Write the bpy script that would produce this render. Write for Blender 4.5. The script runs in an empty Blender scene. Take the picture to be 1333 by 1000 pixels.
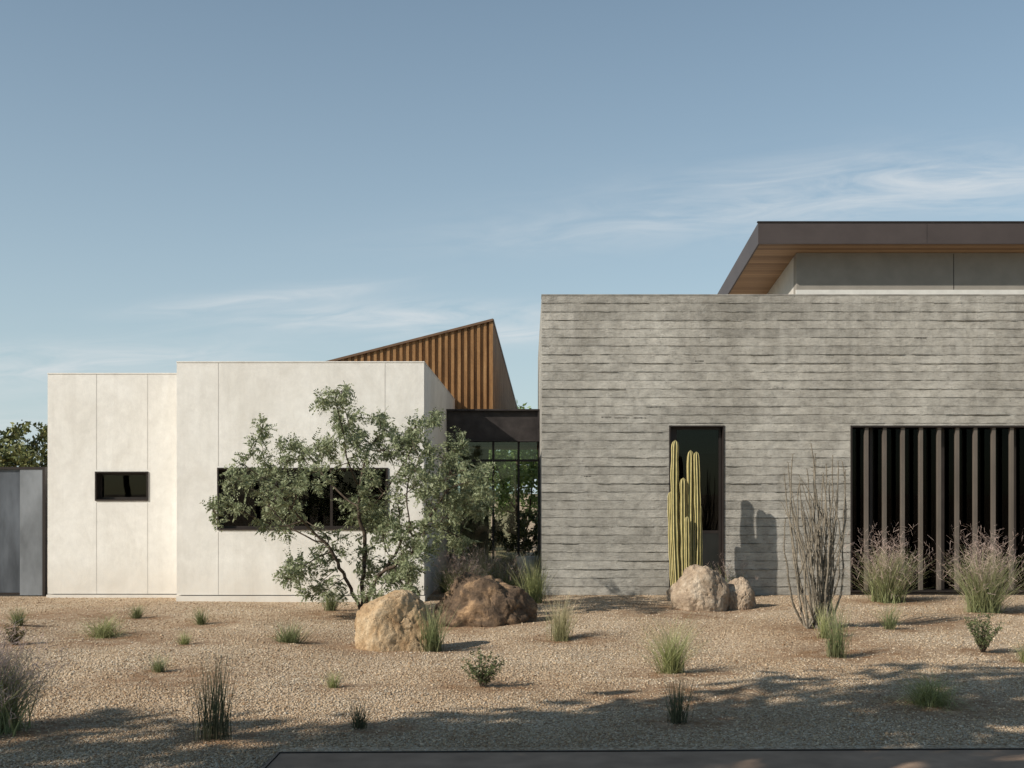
import bpy, math, random
import numpy as np
from mathutils import Vector, Matrix, noise as mn
R = random.Random(7); rng = np.random.default_rng(11)
scene = bpy.context.scene
EYE=1.69; F=1500.0; CX=690.0; HY=640.0
def PX(px,Y): return (px-CX)/F*Y
def PZ(py,Y): return EYE+(HY-py)/F*Y
def GY(py): return F*EYE/(py-HY)
SUN=Vector((-0.717,-0.452,0.531)).normalized()

def gz(x,y):
    s=min(max((y-7.7)/2.0,0),1); e=min(max((18.0-y)/2.0,0),1)
    return s*e*(0.10*mn.noise(Vector((x*.45,y*.45,3.1)))+.03*mn.noise(Vector((x*1.6,y*1.6,7.1))))
# ---------------------------------------------------------------- node helpers
class NT:
    def __init__(s,nt): s.nt=nt; s.n=nt.nodes; s.l=nt.links
    def new(s,t,**k):
        n=s.n.new(t)
        for a,b in k.items(): setattr(n,a,b)
        return n
    def put(s,sock,v):
        if isinstance(v,bpy.types.NodeSocket): s.l.new(v,sock)
        elif v is not None: sock.default_value=v
    def m(s,op,a,b=None,c=None,clamp=False):
        n=s.new('ShaderNodeMath',operation=op); n.use_clamp=clamp
        s.put(n.inputs[0],a)
        if b is not None: s.put(n.inputs[1],b)
        if c is not None: s.put(n.inputs[2],c)
        return n.outputs[0]
    def mix(s,f,a,b,blend='MIX'):
        n=s.new('ShaderNodeMix',data_type='RGBA',blend_type=blend)
        s.put(n.inputs[0],f); s.put(n.inputs[6],a if isinstance(a,bpy.types.NodeSocket) else c4(a)); s.put(n.inputs[7],b if isinstance(b,bpy.types.NodeSocket) else c4(b))
        return n.outputs[2]
    def ramp(s,f,stops):
        n=s.new('ShaderNodeValToRGB'); s.put(n.inputs[0],f)
        e=n.color_ramp.elements
        while len(e)<len(stops): e.new(0.5)
        for el,(p,c) in zip(e,stops): el.position=p; el.color=c4(c)
        return n.outputs[0]
    def pos(s): return s.new('ShaderNodeNewGeometry').outputs['Position']
    def noise(s,vec,scale,detail=4,rough=.55,dist=0,out=0):
        n=s.new('ShaderNodeTexNoise'); s.put(n.inputs['Vector'],vec); n.inputs['Scale'].default_value=scale
        n.inputs['Detail'].default_value=detail; n.inputs['Roughness'].default_value=rough; n.inputs['Distortion'].default_value=dist
        return n.outputs[out]
    def mapv(s,vec,scale=(1,1,1),loc=(0,0,0)):
        n=s.new('ShaderNodeMapping'); s.put(n.inputs[0],vec); n.inputs['Scale'].default_value=scale; n.inputs['Location'].default_value=loc
        return n.outputs[0]
    def bump(s,h,strength=.3,dist=.01,normal=None):
        n=s.new('ShaderNodeBump'); s.put(n.inputs['Height'],h); n.inputs['Strength'].default_value=strength; n.inputs['Distance'].default_value=dist
        if normal is not None: s.put(n.inputs['Normal'],normal)
        return n.outputs[0]
def c4(c):
    if isinstance(c,(int,float)): return (c,c,c,1)
    return (c[0],c[1],c[2],1)
def newmat(name):
    m=bpy.data.materials.new(name); m.use_nodes=True
    t=NT(m.node_tree); b=m.node_tree.nodes['Principled BSDF']
    b.inputs['Specular IOR Level'].default_value=.3
    return m,t,b
def simple(name,col,rough=.6,metal=0,var=.15,scale=6,bs=.1,vscale=(1,1,1)):
    m,t,b=newmat(name); p=t.mapv(t.pos(),vscale)
    n=t.noise(p,scale,5,.6)
    c=[x*(1-var) for x in col]; d=[min(1,x*(1+var)) for x in col]
    t.put(b.inputs['Base Color'],t.ramp(n,[(.3,c),(.7,d)]))
    b.inputs['Roughness'].default_value=rough; b.inputs['Metallic'].default_value=metal
    if bs: t.put(b.inputs['Normal'],t.bump(t.noise(p,scale*12,3),bs,.004))
    return m
# ---------------------------------------------------------------- materials
def mat_concrete():
    m,t,b=newmat('board_formed_concrete'); P=t.pos()
    sp=t.new('ShaderNodeSeparateXYZ'); t.put(sp.inputs[0],P); X,Y,Z=sp.outputs
    wob=t.m('MULTIPLY',t.m('SUBTRACT',t.noise(t.mapv(P,(1.5,1,1)),2,3),.5),.014)
    zz=t.m('DIVIDE',t.m('ADD',Z,wob),.14)
    idx=t.m('FLOOR',zz); fr=t.m('FRACT',zz)
    wn=t.new('ShaderNodeTexWhiteNoise',noise_dimensions='1D'); t.put(wn.inputs['W'],idx)
    seg=t.m('FLOOR',t.m('ADD',t.m('DIVIDE',X,2.4),t.m('MULTIPLY',wn.outputs[0],7.3)))
    wn2=t.new('ShaderNodeTexWhiteNoise',noise_dimensions='2D')
    cb=t.new('ShaderNodeCombineXYZ'); t.put(cb.inputs[0],idx); t.put(cb.inputs[1],seg); t.put(wn2.inputs[0],cb.outputs[0])
    big=t.noise(t.mapv(P,(1,1,.6)),.8,6,.7)
    col=t.ramp(big,[(.3,(.285,.265,.23)),(.5,(.38,.357,.315)),(.7,(.49,.465,.415))])
    col=t.mix(1.0,col,t.ramp(wn2.outputs[0],[(0,.86),(1,1.10)]),'MULTIPLY')
    grain=t.noise(t.mapv(P,(3,3,48)),2.2,5,.62)
    col=t.mix(.45,col,t.ramp(grain,[(.3,.66),(.7,1.25)]),'MULTIPLY')
    mot=t.noise(t.mapv(P,(1,1,1.5)),6,6,.74)
    col=t.mix(.8,col,t.ramp(mot,[(.32,.62),(.5,1.0),(.68,1.25)]),'MULTIPLY')
    dr=t.noise(t.mapv(P,(2.6,2.6,.35)),1.6,5,.65)
    col=t.mix(t.m('MULTIPLY',t.ramp(dr,[(.52,0),(.75,1)]),.30),col,(.57,.545,.50))
    st=t.noise(t.mapv(P,(6,6,.3),(4,4,2)),1.4,5,.65)
    top=t.m('MULTIPLY',t.m('SUBTRACT',Z,3.4,clamp=True),.7,clamp=True)
    col=t.mix(t.m('MULTIPLY',t.ramp(st,[(.45,0),(.7,1)]),t.m('MULTIPLY',top,.4)),col,(.17,.155,.135))
    dj=t.m('MINIMUM',fr,t.m('SUBTRACT',1,fr))
    jn=t.noise(t.mapv(P,(2,2,24),(0,0,.3)),3,5,.72)
    jm=t.m('MULTIPLY',t.ramp(dj,[(0.012,1),(.065,0)]),t.ramp(jn,[(.42,.0),(.58,1)]))
    col=t.mix(t.m('MULTIPLY',jm,.5),col,(.11,.102,.09))
    pit=t.noise(t.mapv(P,(1,1,2.2)),30,2,.5)
    col=t.mix(t.m('MULTIPLY',t.ramp(pit,[(.64,0),(.70,1)]),.5),col,(.14,.13,.11))
    t.put(b.inputs['Base Color'],col); b.inputs['Roughness'].default_value=.88
    h=t.m('ADD',t.m('MULTIPLY',grain,.8),t.m('ADD',t.m('MULTIPLY',wn2.outputs[0],.5),t.m('ADD',t.m('MULTIPLY',mot,1.4),t.m('MULTIPLY',jm,-.8))))
    t.put(b.inputs['Normal'],t.bump(h,1.0,.014)); return m
def mat_stucco():
    m,t,b=newmat('smooth_white_stucco'); P=t.pos()
    n=t.noise(t.mapv(P,(1,1,.6)),1.5,7,.68,.6); n2=t.noise(P,9,5,.65)
    col=t.ramp(n,[(.3,(.66,.63,.58)),(.55,(.755,.73,.685)),(.75,(.81,.79,.75))])
    col=t.mix(.6,col,t.ramp(n2,[(.3,.88),(.7,1.06)]),'MULTIPLY')
    sp=t.new('ShaderNodeSeparateXYZ'); t.put(sp.inputs[0],P)
    st=t.noise(t.mapv(P,(6,6,.25)),1.2,5,.6)
    col=t.mix(t.m('MULTIPLY',t.ramp(st,[(.52,0),(.75,1)]),.25),col,(.53,.50,.45))
    dust=t.m('SUBTRACT',1,t.m('MULTIPLY',sp.outputs[2],1.6),clamp=True)
    col=t.mix(t.m('MULTIPLY',dust,t.m('MULTIPLY',n2,.6)),col,(.50,.42,.33))
    t.put(b.inputs['Base Color'],col); b.inputs['Roughness'].default_value=.85
    t.put(b.inputs['Normal'],t.bump(t.m('ADD',t.noise(P,5,4),t.m('MULTIPLY',t.noise(P,60,3),.25)),.4,.014)); return m
def mat_rust():
    m,t,b=newmat('weathered_corten_corrugated'); P=t.pos()
    n=t.noise(t.mapv(P,(3,3,.5)),2.5,6,.65); n2=t.noise(P,20,4)
    col=t.ramp(n,[(.25,(.16,.082,.036)),(.5,(.29,.15,.06)),(.75,(.40,.23,.105))])
    col=t.mix(.5,col,t.ramp(n2,[(.3,.7),(.7,1.2)]),'MULTIPLY')
    t.put(b.inputs['Base Color'],col); b.inputs['Roughness'].default_value=.5; b.inputs['Metallic'].default_value=.15; return m
def mat_gravelground():
    m,t,b=newmat('gravel_ground'); P=t.pos()
    v=t.new('ShaderNodeTexVoronoi'); t.put(v.inputs['Vector'],P); v.inputs['Scale'].default_value=50
    v2=t.new('ShaderNodeTexVoronoi'); t.put(v2.inputs['Vector'],P); v2.inputs['Scale'].default_value=22
    s=t.new('ShaderNodeSeparateColor'); t.put(s.inputs[0],v.outputs['Color'])
    s2=t.new('ShaderNodeSeparateColor'); t.put(s2.inputs[0],v2.outputs['Color'])
    col=t.ramp(s.outputs[0],[(0,(.29,.20,.125)),(.35,(.43,.325,.22)),(.7,(.54,.43,.31)),(1,(.65,.555,.43))])
    col=t.mix(.3,col,t.ramp(s2.outputs[1],[(0,.6),(1,1.3)]),'MULTIPLY')
    big=t.noise(P,.55,5,.6)
    col=t.mix(.9,col,t.ramp(big,[(.3,(.80,.70,.60)),(.65,(1.05,1.03,1.0))]),'MULTIPLY')
    a=t.new('ShaderNodeAttribute',attribute_name='soil')
    sm=t.m('MULTIPLY',t.m('MULTIPLY',a.outputs['Fac'],1.3,clamp=True),t.ramp(t.noise(P,5,5,.7),[(.36,.15),(.6,1)]),clamp=True)
    col=t.mix(sm,col,t.ramp(t.noise(P,30,4),[(.3,(.17,.09,.042)),(.7,(.34,.205,.11))]))
    t.put(b.inputs['Base Color'],col); b.inputs['Roughness'].default_value=.95
    h=t.m('ADD',t.m('MULTIPLY',v.outputs['Distance'],-1),t.m('MULTIPLY',s2.outputs[0],.4))
    t.put(b.inputs['Normal'],t.bump(h,.9,.016)); return m
def mat_stones():
    m,t,b=newmat('gravel_stones')
    r=t.new('ShaderNodeNewGeometry').outputs['Random Per Island']
    col=t.ramp(r,[(0,(.27,.18,.11)),(.25,(.42,.315,.21)),(.55,(.53,.425,.305)),(.82,(.61,.51,.385)),(.95,(.69,.61,.50)),(1,(.38,.35,.31))])
    big=t.noise(t.pos(),.55,5,.6)
    col=t.mix(.9,col,t.ramp(big,[(.3,(.80,.70,.60)),(.65,(1.05,1.03,1.0))]),'MULTIPLY')
    t.put(b.inputs['Base Color'],col); b.inputs['Roughness'].default_value=.9; return m
def translu(m,t,b,col,f):
    tr=t.new('ShaderNodeBsdfTranslucent'); t.put(tr.inputs[0],col)
    mx=t.new('ShaderNodeMixShader'); mx.inputs[0].default_value=f
    out=m.node_tree.nodes['Material Output']
    t.l.new(b.outputs[0],mx.inputs[1]); t.l.new(tr.outputs[0],mx.inputs[2]); t.l.new(mx.outputs[0],out.inputs[0])
def mat_leaf(name,c0,c1,c2,trans=.25):
    m,t,b=newmat(name)
    r=t.new('ShaderNodeNewGeometry').outputs['Random Per Island']
    n=t.noise(t.pos(),3.5,2)
    f=t.m('ADD',t.m('MULTIPLY',r,.55),t.m('MULTIPLY',n,.5))
    col=t.ramp(f,[(.2,c0),(.5,c1),(.85,c2)])
    t.put(b.inputs['Base Color'],col); b.inputs['Roughness'].default_value=.5
    if trans: translu(m,t,b,col,trans)
    return m
def mat_blade(name,stops):
    m,t,b=newmat(name)
    a=t.new('ShaderNodeAttribute',attribute_name='tip').outputs['Fac']
    r=t.new('ShaderNodeNewGeometry').outputs['Random Per Island']
    col=t.ramp(a,stops)
    col=t.mix(1,col,t.ramp(r,[(0,.6),(1,1.35)]),'MULTIPLY')
    t.put(b.inputs['Base Color'],col); b.inputs['Roughness'].default_value=.6
    translu(m,t,b,col,.25); return m
def mat_glass(name,tint=(.55,.62,.58),refl=.04):
    m,t,b=newmat(name); m.node_tree.nodes.remove(b)
    out=m.node_tree.nodes['Material Output']
    tr=t.new('ShaderNodeBsdfTransparent'); tr.inputs[0].default_value=c4(tint)
    gl=t.new('ShaderNodeBsdfGlossy'); gl.inputs['Roughness'].default_value=.01
    fr=t.new('ShaderNodeFresnel'); fr.inputs[0].default_value=1.45
    f=t.m('ADD',fr.outputs[0],refl-.035)
    mx=t.new('ShaderNodeMixShader'); t.put(mx.inputs[0],f)
    t.l.new(tr.outputs[0],mx.inputs[1]); t.l.new(gl.outputs[0],mx.inputs[2]); t.l.new(mx.outputs[0],out.inputs[0])
    return m
def mat_rock(name,c0,c1,c2):
    m,t,b=newmat(name); P=t.pos()
    n=t.noise(P,4,8,.68,.5); n2=t.noise(P,28,5,.7)
    col=t.ramp(n,[(.3,c0),(.5,c1),(.7,c2)])
    col=t.mix(.8,col,t.ramp(n2,[(.3,.62),(.7,1.25)]),'MULTIPLY')
    t.put(b.inputs['Base Color'],col); b.inputs['Roughness'].default_value=.9
    t.put(b.inputs['Normal'],t.bump(t.m('ADD',n2,t.m('MULTIPLY',n,2)),.9,.03)); return m

M_conc=mat_concrete(); M_stuc=mat_stucco(); M_rust=mat_rust()
M_joint=simple('stucco_joint',(.50,.475,.44),.9,0,.1,8,0)
M_bronze=simple('dark_bronze_steel',(.035,.028,.025),.45,.3,.2,4,.05)
M_fin=simple('bronze_fin_metal',(.13,.108,.09),.5,.15,.2,3,.05,(1,1,.4))
M_fascia=simple('bronze_fascia_metal',(.078,.062,.058),.5,.2,.12,2,.02)
M_beam=simple('steel_beam',(.045,.038,.036),.5,.3,.4,4,.05)
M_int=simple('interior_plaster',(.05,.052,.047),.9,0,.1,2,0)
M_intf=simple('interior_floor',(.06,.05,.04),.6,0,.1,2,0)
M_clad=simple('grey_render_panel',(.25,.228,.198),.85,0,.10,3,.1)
M_gate=simple('blued_steel_sheet',(.11,.12,.138),.42,.35,.6,1.1,.03,(1.8,1,.5))
M_gate2=simple('blued_steel_sheet_light',(.19,.20,.215),.45,.3,.45,1.6,.03,(1,1,.5))
M_slab=simple('driveway_concrete',(.34,.235,.165),.95,0,.22,3,.3)
M_slab.node_tree.nodes['Principled BSDF'].inputs['Specular IOR Level'].default_value=.05
M_glass=mat_glass('window_glass',(.22,.27,.24),.025); M_clear=mat_glass('clear_glass',(.72,.78,.70),.04)
M_bark=simple('mesquite_bark',(.085,.063,.046),.95,0,.4,14,.6)
M_ocot=simple('ocotillo_bark',(.205,.175,.135),.9,0,.4,25,.5)
def mat_wood():
    m,t,b=newmat('soffit_wood'); P=t.pos(); sp=t.new('ShaderNodeSeparateXYZ'); t.put(sp.inputs[0],P)
    xx=t.m('DIVIDE',sp.outputs[1],.11); fr=t.m('FRACT',xx)
    wn=t.new('ShaderNodeTexWhiteNoise',noise_dimensions='1D'); t.put(wn.inputs['W'],t.m('FLOOR',xx))
    col=t.ramp(wn.outputs[0],[(0,(.24,.14,.075)),(1,(.42,.26,.145))])
    col=t.mix(t.ramp(fr,[(.03,1),(.08,0)]),col,(.06,.03,.02))
    col=t.mix(.5,col,t.ramp(t.noise(t.mapv(P,(2,40,40)),2,4),[(.3,.7),(.7,1.2)]),'MULTIPLY')
    t.put(b.inputs['Base Color'],col); b.inputs['Roughness'].default_value=.6; return m
M_wood=mat_wood()
# ---------------------------------------------------------------- mesh helpers
def link(o,parent=None):
    scene.collection.objects.link(o)
    if parent is not None:
        o.parent=parent; o.matrix_parent_inverse=Matrix.Translation(-Vector(parent.location))
    return o
def empty(name,loc):
    e=bpy.data.objects.new(name,None); e.location=loc; e.empty_display_size=.3; scene.collection.objects.link(e); return e
def meshobj(name,verts,faces,mat,parent=None,smooth=False,attr=None,origin=None):
    me=bpy.data.meshes.new(name)
    if isinstance(verts,np.ndarray):
        k=faces.shape[1]; me.vertices.add(len(verts)); me.vertices.foreach_set('co',verts.astype(np.float32).ravel())
        me.loops.add(faces.size); me.loops.foreach_set('vertex_index',faces.astype(np.int32).ravel())
        me.polygons.add(len(faces)); me.polygons.foreach_set('loop_start',np.arange(0,faces.size,k,dtype=np.int32))
        me.polygons.foreach_set('loop_total',np.full(len(faces),k,dtype=np.int32))
        me.update(calc_edges=True)
    else: me.from_pydata(verts,[],faces); me.update()
    if attr:
        for n,v in attr.items():
            a=me.attributes.new(n,'FLOAT','POINT'); a.data.foreach_set('value',np.asarray(v,dtype=np.float32))
    if smooth: me.polygons.foreach_set('use_smooth',np.ones(len(me.polygons),dtype=bool))
    if isinstance(mat,(list,tuple)):
        for x in mat: me.materials.append(x)
    else: me.materials.append(mat)
    o=bpy.data.objects.new(name,me)
    if origin is not None:
        me.transform(Matrix.Translation(-Vector(origin))); o.location=origin
    return link(o,parent)
BF=[(0,3,2,1),(4,5,6,7),(0,1,5,4),(1,2,6,5),(2,3,7,6),(3,0,4,7)]
def bv(x0,x1,y0,y1,z0,z1): return [(x0,y0,z0),(x1,y0,z0),(x1,y1,z0),(x0,y1,z0),(x0,y0,z1),(x1,y0,z1),(x1,y1,z1),(x0,y1,z1)]
def boxes(name,lst,mat,parent=None,bevel=0):
    V=[];Fc=[]
    for b in lst:
        o=len(V); V+=bv(*b); Fc+=[tuple(i+o for i in f) for f in BF]
    ob=meshobj(name,V,Fc,mat,parent)
    if bevel:
        m=ob.modifiers.new('b','BEVEL'); m.width=bevel; m.segments=2
    return ob
def wall_with_openings(name,x0,x1,y0,y1,z0,z1,ops,mat,parent):
    L=[]; cur=x0
    for xa,xb,za,zb in ops:
        L.append((cur,xa,y0,y1,z0,z1)); L.append((xa,xb,y0,y1,zb,z1))
        if za>z0: L.append((xa,xb,y0,y1,z0,za))
        cur=xb
    if cur<x1: L.append((cur,x1,y0,y1,z0,z1))
    return boxes(name,L,mat,parent)
def frame(name,xa,xb,za,zb,y0,y1,w,mat,parent):
    return boxes(name,[(xa,xa+w,y0,y1,za,zb),(xb-w,xb,y0,y1,za,zb),(xa+w,xb-w,y0,y1,zb-w,zb),(xa+w,xb-w,y0,y1,za,za+w)],mat,parent)
# ================================================================ CONCRETE HOUSE
CY=18.78; cx0=PX(705,CY); cx1=13.5; cz=PZ(385,CY)
H=empty('concrete_house',(6,CY,0))
w1=(PX(871,CY),PX(943,CY),-.3,PZ(554,CY)); w2=(PX(1107,CY),10.2,-.3,PZ(554,CY))
wall_with_openings('front_wall',cx0,cx1,CY,CY+.35,-.4,cz,[w1,w2],M_conc,H)
boxes('side_and_rear_walls',[(cx0,cx0+.35,CY+.35,27.5,-.4,cz),(cx1-.35,cx1,CY+.35,27.5,-.4,cz),(cx0+.35,cx1-.35,27.15,27.5,-.4,cz)],M_conc,H)
boxes('roof_deck',[(cx0+.35,cx1-.35,CY+.35,27.15,4.45,4.6)],M_clad,H)
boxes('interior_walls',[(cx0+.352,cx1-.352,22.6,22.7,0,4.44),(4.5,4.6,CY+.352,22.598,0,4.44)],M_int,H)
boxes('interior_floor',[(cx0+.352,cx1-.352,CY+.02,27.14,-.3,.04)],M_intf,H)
L=[]; ops=[w1,w2]
for k in range(1,36):
    z=k*.14
    if z>cz-.03: break
    x=cx0+.005; rowf=R.uniform(.5,1.7)
    while x<9.4:
        run=R.choice([.15,.4,.9,1.6])*R.uniform(.6,1.5); gap=R.choice([.02,.1,.3,.7])*R.uniform(.4,1.5)
        xe=min(x+run,9.45); h=.002; pr=.005; big=R.random()<.03; z0_=R.uniform(-.004,.004)
        while x<xe:
            ln=R.uniform(.02,.07); h=min(max(h+R.uniform(-.0016,.0016),.0007),.0045); pr=min(max(pr+R.uniform(-.003,.003),.001),.011)
            hh,pp=(h*1.8,pr*2) if big else (h*rowf,pr*rowf)
            x2=x+ln; bad=any(z<d+.03 and x2>a-.01 and x<b_+.01 for a,b_,c_,d in ops)
            dz=R.uniform(-.002,.002)+z0_
            if not bad: L.append((x,x2,CY-pp,CY+.01,z+dz-hh,z+dz+hh))
            x=x2
        x=xe+gap
boxes('board_mark_ridges',L,M_conc,H)
M_voidshade=simple('void_shade_colour',(.03,.028,.024),.95,0,.2,5,0)  # near-black blocks on the wall face, painting the shade of small hollows
L=[]
for px_,py_,ln in ((783,543,14),(800,544,20),(825,544,16),(1010,505,10),(905,470,12),(1190,440,16),(760,620,10)):
    x=PX(px_,CY); z=PZ(py_,CY)
    for q in range(int(ln*.0125/.02)): hh=R.uniform(.003,.010); L.append((x+q*.02,x+q*.02+.02,CY-.002,CY+.01,z-hh,z+hh*.6))
boxes('void_shade_marks',L,M_voidshade,H)
boxes('wall_coping',[(cx0-.004,cx1,CY-.006,CY+.36,cz,cz+.022)],simple('coping_concrete',(.26,.245,.22),.9,0,.4,4,.3),H)
xa,xb,za,zb=w1; za=.05
frame('narrow_window_reveal',xa,xb,za,zb,CY-.012,CY+.30,.022,M_bronze,H)
frame('narrow_window_frame',xa+.1,xb-.03,za+.03,zb-.023,CY+.14,CY+.2,.04,M_bronze,H)
zm=PZ(693,CY)
boxes('narrow_window_mullion',[(xa+.14,xb-.07,CY+.145,CY+.195,zm-.025,zm+.025),(xa+.023,xa+.1,CY+.14,CY+.2,za+.03,zb-.023)],M_bronze,H)
boxes('narrow_window_lower_panel',[(xa+.14,xb-.07,CY+.15,CY+.17,za+.07,zm-.025)],simple('lower_panel',(.022,.022,.02),.35,.1,.2,3,0),H)
boxes('narrow_window_glass',[(xa+.14,xb-.07,CY+.155,CY+.165,zm+.025,zb-.063)],M_glass,H)
boxes('roller_blind',[(xa+.2,xb-.1,CY+.22,CY+.23,PZ(590,CY),PZ(556,CY))],simple('blind_cloth',(.75,.82,.78),.9,0,.1,6,0),H)
xa,xb,za,zb=w2; za=.05
frame('fin_window_reveal',xa,xb,za,zb,CY-.012,CY+.34,.028,M_bronze,H)
L=[];x=PX(1129,CY)
while x<xb-.1:
    L.append((x-.030,x+.030,CY+.03,CY+.10,za+.03,zb-.03)); x+=.2965
boxes('vertical_fins',L,M_fin,H,.003)
boxes('fin_window_glass',[(xa+.03,xb-.03,CY+.30,CY+.31,za+.03,zb-.03)],mat_glass('dark_window_glass',(.10,.13,.11),.01),H)
L=[];x=PX(1140,CY)
while x<xb-.1:
    L.append((x-.025,x+.025,CY+.26,CY+.35,za+.03,zb-.03)); x+=1.186
boxes('fin_window_mullions',L,M_bronze,H)
RY=20.5; rx0=PX(987,RY); zt=PZ(290,RY); zb_=PZ(316,RY); tn=.112
uy=21.05; ux0=PX(1037,uy)
def zs(y): return zb_-tn*(y-RY)
yb=27.0
def prism(name,prof_xy,zlow,zhigh,mat):
    n=len(prof_xy); V=[(x,y,zlow(x,y)) for x,y in prof_xy]+[(x,y,zhigh(x,y)) for x,y in prof_xy]
    Fc=[tuple(range(n))[::-1],tuple(range(n,2*n))]+[(i,(i+1)%n,n+(i+1)%n,n+i) for i in range(n)]
    return meshobj(name,V,Fc,mat,H)
prism('upper_front_wall',[(ux0,uy),(13,uy),(13,uy+.25),(ux0,uy+.25)],lambda x,y:4.6,lambda x,y:zs(y)-.005,M_clad)  # panel colour lowered to deepen the shade under the roof
M_clad2=simple('render_panel_sunlit_tone',(.50,.47,.425),.85,0,.08,3,.1)  # lighter copy of the render panel, sunlight put into its colour
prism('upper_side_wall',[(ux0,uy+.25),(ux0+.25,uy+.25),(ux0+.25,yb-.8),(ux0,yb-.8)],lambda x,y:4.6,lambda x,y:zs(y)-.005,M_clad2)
boxes('upper_wall_joint',[(PX(1241,uy),PX(1241,uy)+.012,uy-.003,uy+.01,4.6,zs(uy)-.02)],M_bronze,H)
boxes('upper_wall_lit_strip',[(ux0-.02,13,uy-.05,uy-.004,4.61,PZ(378,uy))],simple('painted_sunlit_strip',(.62,.60,.56),.6,0,.1,5,0),H)  # pale strip paints the sunlit foot of the upper wall
prism('soffit_boards',[(rx0+.03,RY+.03),(14,RY+.03),(14,yb),(rx0+.03,yb)],lambda x,y:zs(y)+.0,lambda x,y:zs(y)+.05,M_wood)
ft=zt-zb_
prism('fascia_front',[(rx0,RY),(14,RY),(14,RY+.03),(rx0,RY+.03)],lambda x,y:zs(y)-.02,lambda x,y:zs(y)+ft,M_fascia)
prism('fascia_side',[(rx0,RY+.03),(rx0+.03,RY+.03),(rx0+.03,yb),(rx0,yb)],lambda x,y:zs(y)-.02,lambda x,y:zs(y)+ft,M_fascia)
prism('roof_sheet',[(rx0+.03,RY+.03),(14,RY+.03),(14,yb),(rx0+.03,yb)],lambda x,y:zs(y)+.06,lambda x,y:zs(y)+ft-.01,M_fascia)
prism('roof_drip_edge',[(rx0-.015,RY-.015),(14,RY-.015),(14,RY+.05),(rx0-.015,RY+.05)],lambda x,y:zs(RY)+ft+.001,lambda x,y:zs(RY)+ft+.025,M_bronze)
boxes('fascia_seams',[(rx0+q,rx0+q+.006,RY-.002,RY+.01,zb_-.01,zt-.01) for q in (3.0,6.0)],M_bronze,H)

# ================================================================ STUCCO HOUSE
SY=17.72; LY=18.37
S=empty('white_stucco_house',(-5,SY,0))
sx0=PX(230,SY); sx1=PX(552,SY); sz=PZ(472,SY)
lx0=PX(62,LY); lz=PZ(487,LY)
sw=(PX(283,SY),PX(505,SY),PZ(690,SY),PZ(609,SY)); lw=(PX(124,LY),PX(193,LY),PZ(652,LY),PZ(614,LY))
wall_with_openings('right_front_wall',sx0,sx1,SY,SY+.3,.1,sz,[sw],M_stuc,S)
boxes('right_side_walls',[(sx1-.3,sx1,SY+.3,26,.0,sz),(sx0,sx0+.3,SY+.3,26,.0,sz),(sx0+.3,sx1-.3,25.7,26,0,sz)],M_stuc,S)
wall_with_openings('left_front_wall',lx0,sx0-.001,LY,LY+.3,.06,lz,[lw],M_stuc,S)
boxes('left_side_walls',[(lx0,lx0+.3,LY+.3,26,.0,lz),(lx0+.3,sx0-.001,25.7,26,0,lz)],M_stuc,S)
boxes('roof_decks',[(sx0+.3,sx1-.3,SY+.3,25.7,3.3,3.4),(lx0+.3,sx0-.002,LY+.3,25.7,3.2,3.3)],M_clad,S)
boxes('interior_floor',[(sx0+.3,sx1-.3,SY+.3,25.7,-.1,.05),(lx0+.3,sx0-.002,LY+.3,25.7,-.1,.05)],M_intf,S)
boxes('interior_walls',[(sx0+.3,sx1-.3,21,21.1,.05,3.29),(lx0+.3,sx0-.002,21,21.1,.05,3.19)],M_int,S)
boxes('plinth',[(sx0,sx1+.015,SY-.03,SY+.31,-.3,.085),(lx0-.01,sx0-.002,LY-.03,LY+.31,-.3,.045)],M_stuc,S)
boxes('parapet_caps',[(sx0-.004,sx1+.006,SY-.008,SY+.31,sz,sz+.018),(lx0-.004,sx0-.006,LY-.008,LY+.31,lz,lz+.018),(sx1-.3,sx1+.006,SY+.31,26,sz,sz+.018)],M_stuc,S)
def J_(p,Y,a,b): return (PX(p,Y)-.004,PX(p,Y)+.005,Y-.002,Y+.01,a,b)
J=[J_(501,SY,sw[3]+.03,sz),J_(501,SY,.1,sw[2]-.03),J_(284,SY,sw[3]+.03,sz),J_(284,SY,.1,sw[2]-.03)]
for p in (125.5,192): J+=[J_(p,LY,.06,lw[2]-.03),J_(p,LY,lw[3]+.03,lz)]
boxes('control_joints',J,M_joint,S)
for nm,w,y,mx in (('wide_window',sw,SY,(.33,.66)),('small_window',lw,LY,())):
    xa,xb,za,zb=w
    frame(nm+'_surround',xa,xb,za,zb,y-.02,y+.2,.022,M_bronze,S)
    frame(nm+'_frame',xa+.022,xb-.022,za+.022,zb-.022,y+.13,y+.18,.035,M_bronze,S)
    boxes(nm+'_glass',[(xa+.057,xb-.057,y+.15,y+.16,za+.057,zb-.057)],M_glass,S)
    for q in mx:
        xm=xa+(xb-xa)*q; boxes(nm+'_mullion',[(xm-.02,xm+.02,y+.13,y+.18,za+.057,zb-.057)],M_bronze,S)

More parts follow.
